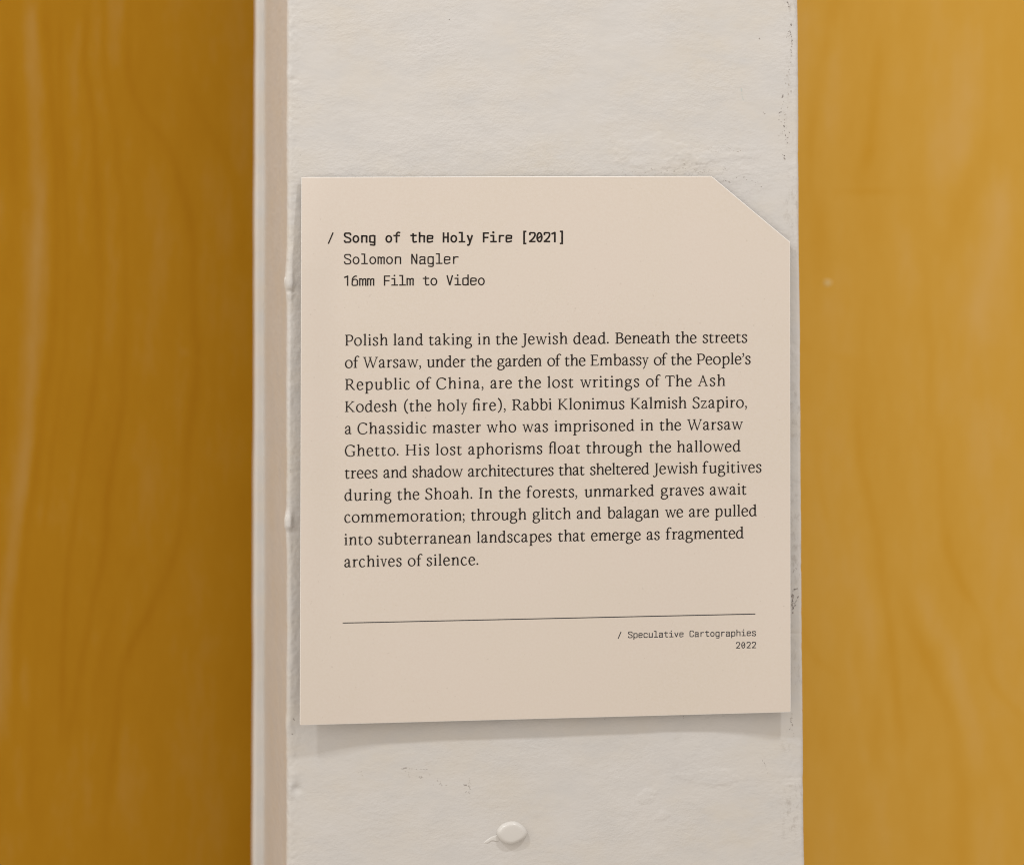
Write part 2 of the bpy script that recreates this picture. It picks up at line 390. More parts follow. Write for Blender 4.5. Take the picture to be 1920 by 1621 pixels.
# edge lumps and dents
for (cx, cy, rx, ry, a) in ((541, 533, 9, 22, .0010), (540, 980, 9, 20, .0011), (541, 1356, 7, 16, .0004), (541, 500, 7, 30, .0003),
                            (541, 142, 6, 14, .0003), (546, 1477, 8, 12, .0006), (552, 1452, 11, 12, .0003), (541, 245, 5, 20, .0002),
                            (540, 1010, 6, 40, .00025), (541, 760, 5, 60, .00018)):
    Hh += a * bumpf(cx, cy, rx, ry)
for (cx, cy, rx, ry, a) in ((546, 546, 9, 5, .0004), (544, 996, 7, 6, .0005), (553, 1478, 11, 8, .0006), (548, 150, 10, 4, .0002),
                            (1488, 1187, 14, 1.8, .00016), (1485, 1457, 15, 2.2, .00012), (1484, 1470, 13, 2.2, -.00015), (1494, 1482, 8, 1.8, .00009),
                            (1390, 283, 50, 4, .00005), (1437, 1440, 5, 16, .00006)):
    Hh -= a * bumpf(cx, cy, rx, ry)
# wobble of the arrises
side = np.abs(Nn[:, :, 0])
Hh += side * 0.00022 * noise2(S_ * 0 + 5, Z, 0.035, 91, 3, .5) * np.where(X < 0, 0.8, 1.0)
near = (Y_ < 0.0045) * 1.0
V[:, :, 0] += Nn[:, :, 0] * Hh; V[:, :, 1] += Nn[:, :, 1] * Hh
body = grid_mesh('post_body', V, M_post, post, flip=True)
# rear flange of the post: a plate standing proud of the side, its front catches the light
fx0 = P(478.5, 800, DEP)[0]; fx1 = XR.mean() + 0.0037
def flange():
    fl = np.linspace(ZT, ZB, 260); fl[0] = 1.1; fl[-1] = -0.9; pr = []
    rf = 0.0012; th = 0.007
    pr.append((fx0, DEP + th, -1, 0))
    for a in np.linspace(0, 90, 7): pr.append((fx0 + rf * (1 - math.cos(R(a))), DEP + rf * (1 - math.sin(R(a))) - .0, -math.cos(R(a)), -math.sin(R(a))))
    for t in np.linspace(0, 1, 10)[1:]: pr.append((fx0 + rf + t * (fx1 - fx0 - 2 * rf), DEP, 0, -1))
    for a in np.linspace(90, 0, 5): pr.append((fx1 - rf * (1 - math.cos(R(a))), DEP + rf * (1 - math.sin(R(a))), math.cos(R(a)), -math.sin(R(a))))
    pr.append((fx1, DEP + th, 1, 0))
    Vf = np.zeros((260, len(pr), 3))
    for j, (x, y, nx, ny) in enumerate(pr):
        h = 0.00025 * noise2(fl * 0 + x, fl, 0.03, 121, 3)
        drift = -(fl - ZT) / (ZB - ZT) * 0.0011 + 0.0004 if x < 0 else 0
        Vf[:, j, 0] = x + nx * h + drift; Vf[:, j, 1] = y + ny * h; Vf[:, j, 2] = fl
    return grid_mesh('rear_flange', Vf, M_flange, post, flip=True)
flange()
# ---- paint drips and beads on the post
def blob(name, outline, h, mat, flat=0.55, rings=9, lift=None):
    """a raised drop: outline in photo px (closed), height h in metres, rounded rim and nearly flat top"""
    n = len(outline); cx = sum(p[0] for p in outline) / n; cy = sum(p[1] for p in outline) / n
    vs = []; fs = []
    for k in range(rings + 1):
        t = k / rings                                   # 0 rim .. 1 centre
        a = t * math.pi / 2
        r = 1 - (1 - math.cos(a)) * (1 - flat) if t < 1 else 0
        r = 1 - t * t * 0.0 if k == 0 else r
        # profile: bulges a little beyond the rim first
        ang = min(1, t * 1.6) * math.pi / 2
        rr_ = (math.cos(ang) * (1 - flat) + flat) if t * 1.6 <= 1 else flat * (1 - (t - .625) / .375)
        hh = math.sin(ang) * h * (1 + 0.06 * (t > .625) * (t - .625))
        for (px, py) in outline:
            x, _, z = P(cx + (px - cx) * rr_, cy + (py - cy) * rr_)
            vs.append((x, -hh + .0002, z))
    for k in range(rings):
        for i in range(n):
            j = (i + 1) % n
            fs.append((k * n + i, k * n + j, (k + 1) * n + j, (k + 1) * n + i))
    return mesh_obj(name, vs, fs, mat, post, True)
def Z12(x, y): return (860 + x / 9.6, 1500 + y / 9.6)
blob('paint_drop', cr([Z12(680, 560), Z12(760, 440), Z12(900, 380), Z12(1030, 378), Z12(1160, 450), Z12(1232, 560), Z12(1200, 650),
                       Z12(1080, 730), Z12(940, 778), Z12(810, 755), Z12(715, 670)], True, 5), 0.0017, M_drip, 0.70)
blob('drop_tail', cr([Z12(740, 600), Z12(700, 610), Z12(610, 640), Z12(540, 680), Z12(450, 745), Z12(425, 768), Z12(485, 792), Z12(530, 752), Z12(590, 728), Z12(670, 716), Z12(745, 735)], True, 4), 0.00035, M_drip, 0.3)
blob('paint_bead', cr([(533, 524), (536, 517), (543, 516), (548, 527), (549, 538), (542, 541), (535, 536)], True, 4), 0.0006, M_bead, 0.12)
blob('paint_bead', cr([(534, 971), (537, 963), (542, 965), (545, 974), (543, 983), (537, 986), (534, 979)], True, 5), 0.0006, M_bead, 0.12)
# ---- scuff marks: ragged little chips of grime, a few hundredths of a millimetre proud
def surf_y(px, py):
    x, _, z = P(px, py)
    r = int(np.clip((z - ZT) / (ZB - ZT) * 999, 0, 999)) + OFF
    j = int(np.argmin(np.abs(V[r, 34:34 + NF, 0] - x))) + 34
    return V[r, j, 1]
rnd = random.Random(4)
def flecks(name, mat, runs):
    vs = []; fs = []
    for (ax, ay, bx, by, cnt, spread, s0, s1, ang) in runs:
        for k in range(cnt):
            t = (k + rnd.random()) / cnt
            px = ax + (bx - ax) * t + rnd.gauss(0, spread); py = ay + (by - ay) * t + rnd.gauss(0, spread)
            s = rnd.uniform(s0, s1); el = rnd.uniform(1.0, 2.6); a = R(ang + rnd.gauss(0, 25))
            n = rnd.randint(5, 7); base = len(vs); sy = surf_y(px, py) - .00003
            for q in range(n):
                th = 2 * math.pi * q / n; r = s * rnd.uniform(.55, 1.1)
                dx = r * el * math.cos(th); dy = r * math.sin(th)
                x, _, z = P(px + dx * math.cos(a) - dy * math.sin(a), py + dx * math.sin(a) + dy * math.cos(a))
                vs.append((x, sy, z))
            fs.append(tuple(range(base, base + n))[::-1])
    o = mesh_obj(name, vs, fs, mat, post); tag(o, kind='stuff')
    return o
flecks('scuff_marks', M_scuff, [
    (1475, 2, 1480, 14, 6, .7, .6, 1.4, 70), (1483, 46, 1483, 49, 2, .5, 1.2, 1.8, 0), (1481, 58, 1485, 84, 12, .8, .5, 1.3, 80),
    (1484, 84, 1482, 120, 11, .5, .4, .9, 95), (1479, 125, 1478, 140, 4, .5, .5, 1.0, 95), (1478, 60, 1476, 72, 5, 1.2, .5, .9, 120),
    (1468, 178, 1466, 184, 3, .5, 1.0, 1.7, 120), (1465, 200, 1462, 224, 5, 1.2, .8, 1.5, 140), (1470, 228, 1476, 268, 11, 3.0, .6, 1.3, 60),
    (1468, 290, 1472, 296, 4, 1.2, .7, 1.4, 40), (1431, 211, 1434, 213, 2, .6, .7, 1.1, 20), (1423, 72, 1426, 74, 2, .5, .6, 1.0, 20),
    (1358, 336, 1366, 342, 5, 2.5, .5, .9, 30), (1386, 330, 1400, 334, 4, 3, .4, .8, 20), (1358, 316, 1362, 318, 3, 2, .4, .9, 40),
    (1410, 340, 1428, 348, 6, 2.2, .4, .8, -20),
    (1486, 1106, 1495, 1103, 6, .8, .7, 1.4, -20), (1485, 1115, 1487, 1119, 5, .7, 1.0, 1.7, 60), (1486, 1122, 1486, 1142, 11, .7, .6, 1.6, 90),
    (1497, 1116, 1488, 1140, 12, .5, .5, 1.1, 110), (1487, 1146, 1486, 1150, 3, .4, .7, 1.2, 90), (1485, 1074, 1494, 1062, 6, .8, .4, .8, -50),
    (752, 1441, 764, 1439, 9, .7, .4, 1.0, -15), (766, 1440, 802, 1442, 14, .5, .3, .6, 5), (762, 1446, 768, 1456, 4, .8, .3, .6, 60),
    (785, 1456, 793, 1457, 5, 1.0, .5, 1.0, 0), (818, 1460, 829, 1470, 8, 1.6, .3, .7, 40), (868, 1470, 882, 1473, 10, 1.2, .5, 1.1, 10),
    (878, 1458, 882, 1468, 4, .8, .4, .7, 70), (872, 1482, 882, 1487, 6, 1.2, .3, .7, 10), (880, 1475, 883, 1480, 4, .6, .5, .9, 60),
    (549, 1346, 552, 1350, 3, .6, .6, 1.2, 60), (548, 1375, 549, 1377, 2, .4, .6, 1.0, 0), (1281, 1341, 1282, 1346, 3, .3, .4, .7, 80),
    (1133, 1346, 1134, 1348, 2, .4, .4, .7, 0), (1429, 1424, 1436, 1434, 6, .4, .3, .6, 50), (1436, 1436, 1440, 1452, 5, .5, .25, .5, 80),
    (841, 36, 843, 37, 1, .1, .7, .9, 0), (562, 290, 563, 291, 1, .1, .5, .6, 0), (1484, 1340, 1482, 1366, 7, 1.6, .4, 1.0, 80)])
flecks('pale_smudges', M_scuff2, [
    (1478, 130, 1470, 260, 22, 5, .5, 1.2, 80), (1160, 330, 1300, 322, 26, 6, .4, .9, 15), (1330, 278, 1390, 283, 14, 3, .4, .9, 5),
    (1280, 310, 1340, 325, 18, 5, .4, .9, 10), (1483, 1345, 1487, 1380, 8, 2, .5, 1.0, 70), (545, 880, 547, 890, 2, .5, .7, 1.0, 0),
    (757, 1443, 830, 1468, 10, 5, .4, .9, 20), (1150, 500, 1152, 501, 1, .1, .4, .5, 0), (672, 1446, 680, 1450, 4, 2, .4, .8, 10)])
flecks('blue_smear', M_scuff3, [(1389, 165, 1391, 172, 4, .4, .8, 1.4, 80), (1392, 176, 1394, 190, 4, .8, .6, 1.0, 80)])

# ------------------------------------------------------------------ the card
# how far the card stands off the post (metres), read from the width of its shadow
_bx = [563, 600, 694, 824, 1040, 1196, 1274, 1352, 1404, 1456, 1484]
_bs = [4.9, 4.5, 3.1, 2.65, 2.65, 2.45, 2.25, 2.5, 3.0, 3.75, 4.1]
def standoff(px, py):
    px = np.asarray(px, float); py = np.asarray(py, float)
    sb = (np.interp(px - 20, _bx, _bs) + np.interp(px, _bx, _bs) * 2 + np.interp(px + 20, _bx, _bs)) / 4
    sl = np.interp(py, [330, 380, 440, 500, 900, 1360], [1.15, 1.9, 2.7, 3.3, 3.7, 4.9])
    top = np.interp(py, [330, 600, 1100, 1360], [1.3, 1.9, 2.3, 0])
    wb = sstep(900, 1330, py)
    inner = (1 - wb) * np.interp(py, [330, 600, 1100, 1360], [1.3, 2.1, 2.5, 2.5]) + wb * sb
    wl = sstep(640, 563, px)
    s = inner * (1 - wl) + wl * (sl * (1 - wb) + sb * wb)
    return s / 1000.0
TL, TR, CR_, BR, BL = (566, 333), (1333.5, 331), (1480.5, 454), (1481.5, 1333.5), (563, 1358)
def card_grid(front):
    nu, nv = 90, 100
    G = np.zeros((nv + 1, nu + 1, 3)); PXY = np.zeros((nv + 1, nu + 1, 2))
    for i in range(nv + 1):
        v = i / nv
        L = (TL[0] + (BL[0] - TL[0]) * v, TL[1] + (BL[1] - TL[1]) * v)
        # right boundary follows the chamfer then the edge; rows above it are squeezed
        if v < .14: k = v / .14; Rr = (TR[0] + (CR_[0] - TR[0]) * k, TR[1] + (CR_[1] - TR[1]) * k)
        else: k = (v - .14) / .86; Rr = (CR_[0] + (BR[0] - CR_[0]) * k, CR_[1] + (BR[1] - CR_[1]) * k)
        for j in range(nu + 1):
            u = j / nu; PXY[i, j] = (L[0] + (Rr[0] - L[0]) * u, L[1] + (Rr[1] - L[1]) * u)
    return PXY
PXY = card_grid(True)
S0 = standoff(PXY[..., 0], PXY[..., 1])
card = bpy.data.objects.new('label_card', None); COL.objects.link(card)
c0 = P(1000, 1345, -.003); card.location = c0
tag(card, 'cream printed exhibition card with a cut top right corner, stuck to the white post', 'label')
def rel(v): return (v[0] - c0[0], v[1] - c0[1], v[2] - c0[2])
TH_C = 0.00045
nv, nu = S0.shape
bev = 0.00013
vs = []; fs = []
def addv(px, py, y):
    vs.append(rel(P(px, py, y))); return len(vs) - 1
F_ = [[addv(PXY[i, j, 0], PXY[i, j, 1], -S0[i, j] - TH_C) for j in range(nu)] for i in range(nv)]
B_ = [[addv(PXY[i, j, 0], PXY[i, j, 1], -S0[i, j]) for j in range(nu)] for i in range(nv)]
for i in range(nv - 1):
    for j in range(nu - 1):
        fs.append((F_[i][j], F_[i + 1][j], F_[i + 1][j + 1], F_[i][j + 1]))
        fs.append((B_[i][j], B_[i][j + 1], B_[i + 1][j + 1], B_[i + 1][j]))
nface = len(fs)
# perimeter
per = [(0, j) for j in range(nu)] + [(i, nu - 1) for i in range(1, nv)] + [(nv - 1, j) for j in range(nu - 2, -1, -1)] + [(i, 0) for i in range(nv - 2, 0, -1)]
gx, gy = PXY[..., 0].mean(), PXY[..., 1].mean()
mid = []; Pf = {}
for (i, j) in per: Pf[(i, j)] = addv(PXY[i, j, 0], PXY[i, j, 1], -S0[i, j] - TH_C)
for q, (i, j) in enumerate(per):
    (i0, j0), (i1, j1) = per[q - 1], per[(q + 1) % len(per)]
    tx, ty = PXY[i1, j1] - PXY[i0, j0]; l = math.hypot(tx, ty)
    nx, ny = ty / l, -tx / l                               # outward in photo px (y down, clockwise)
    e = 0.75
    mid.append((addv(PXY[i, j, 0] + nx * e, PXY[i, j, 1] + ny * e, -S0[i, j] - TH_C + 0.00010),
                addv(PXY[i, j, 0] + nx * e, PXY[i, j, 1] + ny * e, -S0[i, j])))
for q in range(len(per)):
    p = (q + 1) % len(per); a, b_ = per[q], per[p]
    fs.append((Pf[a], Pf[b_], mid[p][0], mid[q][0]))
    fs.append((mid[q][0], mid[p][0], mid[p][1], mid[q][1]))
    fs.append((mid[q][1], mid[p][1], B_[b_[0]][b_[1]], B_[a[0]][a[1]]))
stock = mesh_obj('card_stock', vs, fs, M_card, card)
stock.data.materials.append(M_edge)
mi = [0] * nface + [1] * (len(fs) - nface)
stock.data.polygons.foreach_set("material_index", mi)
sm = [True] * nface + [False] * (len(fs) - nface)
stock.data.polygons.foreach_set("use_smooth", sm)
for (a, b2, c2, d2) in ((640, 500, 740, 640), (1290, 560, 1390, 700), (680, 1150, 780, 1250), (1260, 1180, 1360, 1270)):
    pts = []
    for (x, y) in ((a, b2), (c2, b2), (c2, d2), (a, d2)): pts.append((x, y, -float(standoff(x, y))))
    f = [rel(P(x, y, yy)) for x, y, yy in pts]; k = [rel(P(x, y, .0002)) for x, y, yy in pts]
    mesh_obj('foam_pad', f + k, [(0, 3, 2, 1), (4, 5, 6, 7), (0, 1, 5, 4), (1, 2, 6, 5), (2, 3, 7, 6), (3, 0, 4, 7)], M_foam, card)

# ------------------------------------------------------------------ lettering, drawn stroke by stroke
# units: 1/12 photo pixel, y up from the baseline
class G:
    def __init__(s, w): s.w = w; s.p = []
TK, TN, PEN = 34.0, 19.5, R(12)
def wfun(dx, dy, tk, tn):
    ph = math.atan2(dy, dx); return tn + (tk - tn) * math.sin(ph - PEN) ** 2
def strip(pts, wd, closed=False):
    n = len(pts); L = []; Rr = []
    for i in range(n):
        a = pts[(i - 1) % n] if (closed or i > 0) else pts[i]
        c = pts[(i + 1) % n] if (closed or i < n - 1) else pts[i]
        dx, dy = c[0] - a[0], c[1] - a[1]; l = math.hypot(dx, dy) or 1
        w = wd(dx, dy) / 2
        L.append((pts[i][0] - dy / l * w, pts[i][1] + dx / l * w)); Rr.append((pts[i][0] + dy / l * w, pts[i][1] - dx / l * w))
    out = []
    for i in range(n if closed else n - 1):
        j = (i + 1) % n
        out.append([L[i], Rr[i], Rr[j], L[j]])
    return out
def S(g, pts, k=1.0, tk=None, tn=None, closed=False, n=5):
    g.p += strip(cr(pts, closed, n), lambda dx, dy: k * wfun(dx, dy, tk or TK, tn or TN), closed)
def L(g, pts, w):
    w = max(w, 18.0)
    for a, b_ in zip(pts, pts[1:]): g.p += strip([a, b_], lambda dx, dy: w)
def F(g, poly): g.p.append(poly)
def dot(g, x, y, r): g.p.append([(x + r * math.cos(R(a)), y + r * math.sin(R(a))) for a in range(0, 360, 36)])
def ell(cx, cy, rx, ry, n=28): return [(cx + rx * math.cos(2 * math.pi * k / n), cy + ry * math.sin(2 * math.pi * k / n)) for k in range(n)]
def stem(g, x, y0, y1, w=None): w = w or TK; g.p.append([(x - w / 2, y0), (x + w / 2, y0), (x + w / 2, y1), (x - w / 2, y1)])
def foot(g, x, l=35, r=35, y=0):
    F(g, [(x - l, y), (x + r, y), (x + r, y + 8), (x + 12, y + 20), (x - 12, y + 20), (x - l, y + 8)])
def head(g, x, y, l=35, r=35):
    F(g, [(x - l, y), (x - l, y - 8), (x - 12, y - 20), (x + 12, y - 20), (x + r, y - 8), (x + r, y)])
def flag(g, x, top): F(g, [(x - 41, top - 20), (x + TK / 2, top - 24), (x + TK / 2, top + 4), (x - 39, top - 10)])
def comma(g, x, y):
    dot(g, x, y, 19); S(g, [(x + 8, y + 4), (x + 14, y - 18), (x + 4, y - 50), (x - 18, y - 72)], tk=20, tn=12)
CAP = 242
def serif_font():
    D = {}
    def new(ch, w): D[ch] = G(w); return D[ch]
    g = new('a', 148); S(g, [(20, 126), (30, 158), (66, 181), (98, 166), (108, 128)]); dot(g, 20, 128, 14); stem(g, 108, 36, 132)
    S(g, [(108, 44), (112, 14), (128, 5), (148, 18)], .9); S(g, [(108, 104), (72, 92), (34, 74), (16, 40), (38, 6), (74, 10), (108, 42)])
    g = new('b', 176); flag(g, 35, 262); stem(g, 35, 8, 262); S(g, [(44, 138), (88, 176), (134, 164), (161, 92), (134, 20), (86, -1), (33, 14)])
    g = new('c', 138); S(g, [(120, 152), (84, 180), (40, 160), (14, 90), (38, 20), (85, -1), (138, 30)]); dot(g, 119, 152, 14)
    g = new('d', 176); flag(g, 135, 262); stem(g, 135, 14, 262); S(g, [(135, 24), (144, 6), (176, 10)], .9); F(g, [(122, 2), (150, -4), (150, 20), (122, 30)])
    S(g, [(124, 156), (88, 178), (44, 158), (14, 86), (40, 14), (80, 0), (126, 34)])
    g = new('e', 147); L(g, [(14, 96), (136, 101)], 17); S(g, [(134, 98), (126, 144), (78, 181), (35, 155), (14, 88), (38, 20), (85, -1), (145, 32)])
    g = new('f', 135); stem(g, 42, 0, 195); S(g, [(42, 185), (48, 232), (82, 264), (120, 252)]); dot(g, 120, 248, 13); L(g, [(0, 163), (97, 163)], 19); foot(g, 42, 38, 38)
    g = new('g', 158); S(g, ell(70, 118, 52, 54, 12), closed=True, n=3); L(g, [(104, 158), (130, 166), (158, 168)], 15)
    S(g, [(40, 74), (22, 52), (30, 28), (70, 22), (120, 18), (146, -8), (138, -50), (80, -78), (30, -64), (10, -36), (22, -4), (46, 18)])
    g = new('h', 180); flag(g, 35, 262); stem(g, 35, 0, 262); foot(g, 35, 35, 33); S(g, [(44, 122), (78, 166), (114, 176), (140, 152), (146, 100)]); stem(g, 146, 0, 112); foot(g, 146, 33, 34)
    g = new('i', 76); flag(g, 41, 177); stem(g, 41, 0, 177); foot(g, 41, 38, 35); dot(g, 35, 236, 21)
    g = new('k', 172); flag(g, 35, 262); stem(g, 35, 0, 262); foot(g, 35, 35, 33); L(g, [(48, 80), (128, 164)], 15); head(g, 132, 172, 34, 28)
    L(g, [(66, 92), (140, 10)], 26); F(g, [(112, 0), (172, 0), (172, 8), (150, 22), (128, 22)])
    g = new('l', 76); flag(g, 40, 262); stem(g, 40, 0, 262); foot(g, 40, 38, 36)
    g = new('m', 284); flag(g, 37, 177); stem(g, 37, 0, 177); foot(g, 37, 37, 32)
    for x in (37, 143): S(g, [(x + 10, 122), (x + 42, 166), (x + 74, 176), (x + 101, 152), (x + 106, 100)]); stem(g, x + 106, 0, 112); foot(g, x + 106, 32, 35)
    g = new('n', 176); flag(g, 37, 177); stem(g, 37, 0, 177); foot(g, 37, 37, 32); S(g, [(46, 122), (78, 166), (112, 176), (138, 152), (144, 100)]); stem(g, 144, 0, 112); foot(g, 144, 32, 32)
    g = new('o', 172); S(g, ell(86, 88, 72, 87, 12), closed=True, n=3)
    g = new('p', 180); flag(g, 42, 177); stem(g, 42, -84, 177); foot(g, 42, 42, 42, -88); S(g, [(52, 138), (94, 176), (140, 164), (165, 92), (140, 18), (92, -1), (44, 14)])
    g = new('r', 122); flag(g, 36, 177); stem(g, 36, 0, 177); foot(g, 36, 36, 44); S(g, [(44, 116), (66, 156), (98, 170)], .9); dot(g, 104, 162, 16)
    g = new('s', 122); S(g, [(104, 136), (94, 170), (60, 182), (26, 166), (20, 132), (52, 104), (90, 78), (106, 44), (84, 6), (48, -2), (20, 14), (12, 48)])
    g = new('t', 106); S(g, [(38, 168), (37, 50), (48, 8), (74, 0), (105, 24)]); L(g, [(0, 164), (106, 164)], 20); F(g, [(0, 158), (54, 158), (54, 206), (40, 202), (26, 184)])
    g = new('u', 178); flag(g, 38, 175); stem(g, 38, 48, 175); S(g, [(38, 62), (46, 14), (82, -1), (118, 16), (144, 50)]); flag(g, 145, 175); stem(g, 145, 12, 175); F(g, [(132, -2), (178, 6), (178, 15), (145, 26), (132, 30)])
    g = new('v', 156); L(g, [(34, 170), (79, 2)], 25); L(g, [(126, 168), (82, 2)], 15); head(g, 32, 175, 32, 32); head(g, 128, 175, 28, 28); F(g, [(66, 10), (92, 10), (84, -6), (76, -6)])
    g = new('w', 258); L(g, [(34, 170), (78, 2)], 25); L(g, [(80, 2), (128, 166)], 15); L(g, [(122, 170), (178, 2)], 25); L(g, [(181, 2), (230, 168)], 15)
    head(g, 32, 175, 32, 30); head(g, 124, 175, 28, 22); head(g, 231, 175, 28, 27)
    for x in (79, 180): F(g, [(x - 13, 10), (x + 13, 10), (x + 4, -6), (x - 4, -6)])
    g = new('y', 152); L(g, [(32, 170), (78, 14)], 25); L(g, [(124, 168), (80, 20), (52, -54), (36, -74)], 15); dot(g, 33, -72, 13); head(g, 31, 175, 31, 32); head(g, 125, 175, 28, 27)
    g = new('z', 136); L(g, [(10, 160), (128, 160)], 16); L(g, [(116, 156), (16, 10)], 21); L(g, [(6, 8), (130, 8)], 16); L(g, [(14, 164), (7, 126)], 14); L(g, [(124, 4), (134, 44)], 14)
    g = new('fi', 170); stem(g, 36, 0, 195); S(g, [(36, 185), (46, 232), (86, 264), (126, 262), (146, 244)]); dot(g, 146, 240, 16); L(g, [(2, 160), (140, 160)], 13); foot(g, 36, 36, 36)
    stem(g, 138, 0, 166); foot(g, 138, 34, 34)
    g = new('fl', 172); stem(g, 36, 0, 195); S(g, [(36, 185), (46, 232), (82, 264), (118, 258), (138, 250)]); L(g, [(2, 162), (92, 162)], 13); foot(g, 36, 36, 36)
    stem(g, 138, 0, 262); foot(g, 138, 34, 34)
    # capitals
    g = new('P', 182); stem(g, 38, 0, CAP); foot(g, 38, 38, 44); L(g, [(0, 236), (40, 236)], 12)
    S(g, [(38, 233), (104, 236), (150, 216), (168, 168), (142, 114), (96, 96), (50, 102)])
    g = new('B', 182); stem(g, 40, 0, CAP); L(g, [(0, 236), (44, 236)], 12); L(g, [(0, 6), (44, 6)], 12)
    S(g, [(38, 234), (96, 238), (142, 218), (150, 180), (126, 142), (84, 126), (50, 126)]); S(g, [(70, 128), (124, 128), (166, 98), (166, 50), (130, 14), (80, 4), (38, 7)])
    g = new('R', 220); stem(g, 42, 0, CAP); foot(g, 42, 42, 42); L(g, [(0, 236), (44, 236)], 12)
    S(g, [(40, 234), (100, 238), (148, 222), (164, 180), (142, 132), (96, 114), (52, 114)]); S(g, [(106, 118), (150, 60), (190, 12), (222, 4)], .95)
    F(g, [(180, 0), (222, 0), (222, 8), (196, 18)])
    g = new('W', 346); L(g, [(40, 236), (106, 4)], 27); L(g, [(108, 4), (172, 214)], 16); L(g, [(158, 236), (232, 4)], 27); L(g, [(235, 4), (312, 236)], 16)
    head(g, 40, CAP, 40, 38); head(g, 166, CAP, 36, 40); head(g, 312, CAP, 36, 34)
    for x in (107, 233): F(g, [(x - 14, 10), (x + 14, 10), (x + 4, -8), (x - 4, -8)])
    g = new('E', 182); stem(g, 44, 0, CAP); L(g, [(2, 236), (160, 236)], 13); L(g, [(2, 6), (172, 6)], 13); L(g, [(44, 126), (132, 126)], 13)
    L(g, [(156, 242), (162, 200)], 12); L(g, [(168, 0), (180, 48)], 12); L(g, [(130, 106), (130, 148)], 12)
    g = new('C', 218); S(g, [(204, 200), (170, 234), (118, 247), (50, 218), (14, 126), (46, 28), (116, -3), (176, 10), (216, 52)]); L(g, [(203, 232), (206, 190)], 13); F(g, [(170, 240), (212, 238), (208, 190)])
    g = new('T', 212); stem(g, 106, 0, CAP - 6); foot(g, 106, 42, 42); L(g, [(14, 234), (200, 236)], 14); L(g, [(18, 240), (3, 190)], 14); L(g, [(196, 240), (210, 190)], 14)
    g = new('A', 230); L(g, [(118, 236), (34, 6)], 16); L(g, [(112, 246), (198, 6)], 27); L(g, [(58, 102), (158, 102)], 13); foot(g, 36, 36, 36); foot(g, 194, 40, 36)
    g = new('K', 222); stem(g, 42, 0, CAP); foot(g, 42, 42, 42); head(g, 42, CAP, 42, 40); L(g, [(60, 112), (178, 232)], 16); head(g, 178, CAP, 38, 38); L(g, [(76, 130), (186, 12)], 27)
    F(g, [(160, 0), (224, 0), (224, 8), (196, 22), (172, 22)])
    g = new('S', 160); S(g, [(142, 196), (118, 236), (76, 246), (34, 226), (22, 182), (50, 146), (110, 116), (142, 72), (128, 20), (76, -3), (34, 8), (12, 48)]); L(g, [(142, 236), (146, 190)], 12); L(g, [(10, 4), (6, 56)], 12)
    g = new('G', 236); S(g, [(210, 198), (176, 234), (120, 247), (50, 218), (14, 124), (46, 26), (116, -4), (170, 2), (204, 20)]); L(g, [(209, 236), (214, 186)], 13); F(g, [(176, 240), (216, 238), (214, 190)])
    stem(g, 204, 14, 100); head(g, 204, 108, 56, 32)
    g = new('H', 246); 
    for x in (42, 204): stem(g, x, 0, CAP); foot(g, x, 42, 42); head(g, x, CAP, 42, 42)
    L(g, [(42, 126), (204, 128)], 13)
    g = new('I', 88); stem(g, 44, 0, CAP); foot(g, 44, 44, 44); head(g, 44, CAP, 44, 44)
    g = new('J', 120); S(g, [(84, CAP - 6), (85, 20), (72, -40), (40, -66), (10, -52)]); head(g, 82, CAP, 42, 38); dot(g, 14, -48, 13)
    g = new('.', 46); dot(g, 23, 20, 22)
    g = new(',', 62); comma(g, 36, 26)
    g = new(';', 62); comma(g, 36, 26); dot(g, 34, 134, 21)
    g = new("'", 56); comma(g, 34, 232)
    g = new('(', 86); S(g, [(84, 276), (34, 214), (13, 114), (34, 14), (84, -50)], .95)
    g = new(')', 86); S(g, [(2, 276), (52, 214), (73, 114), (52, 14), (2, -50)], .95)
    return D
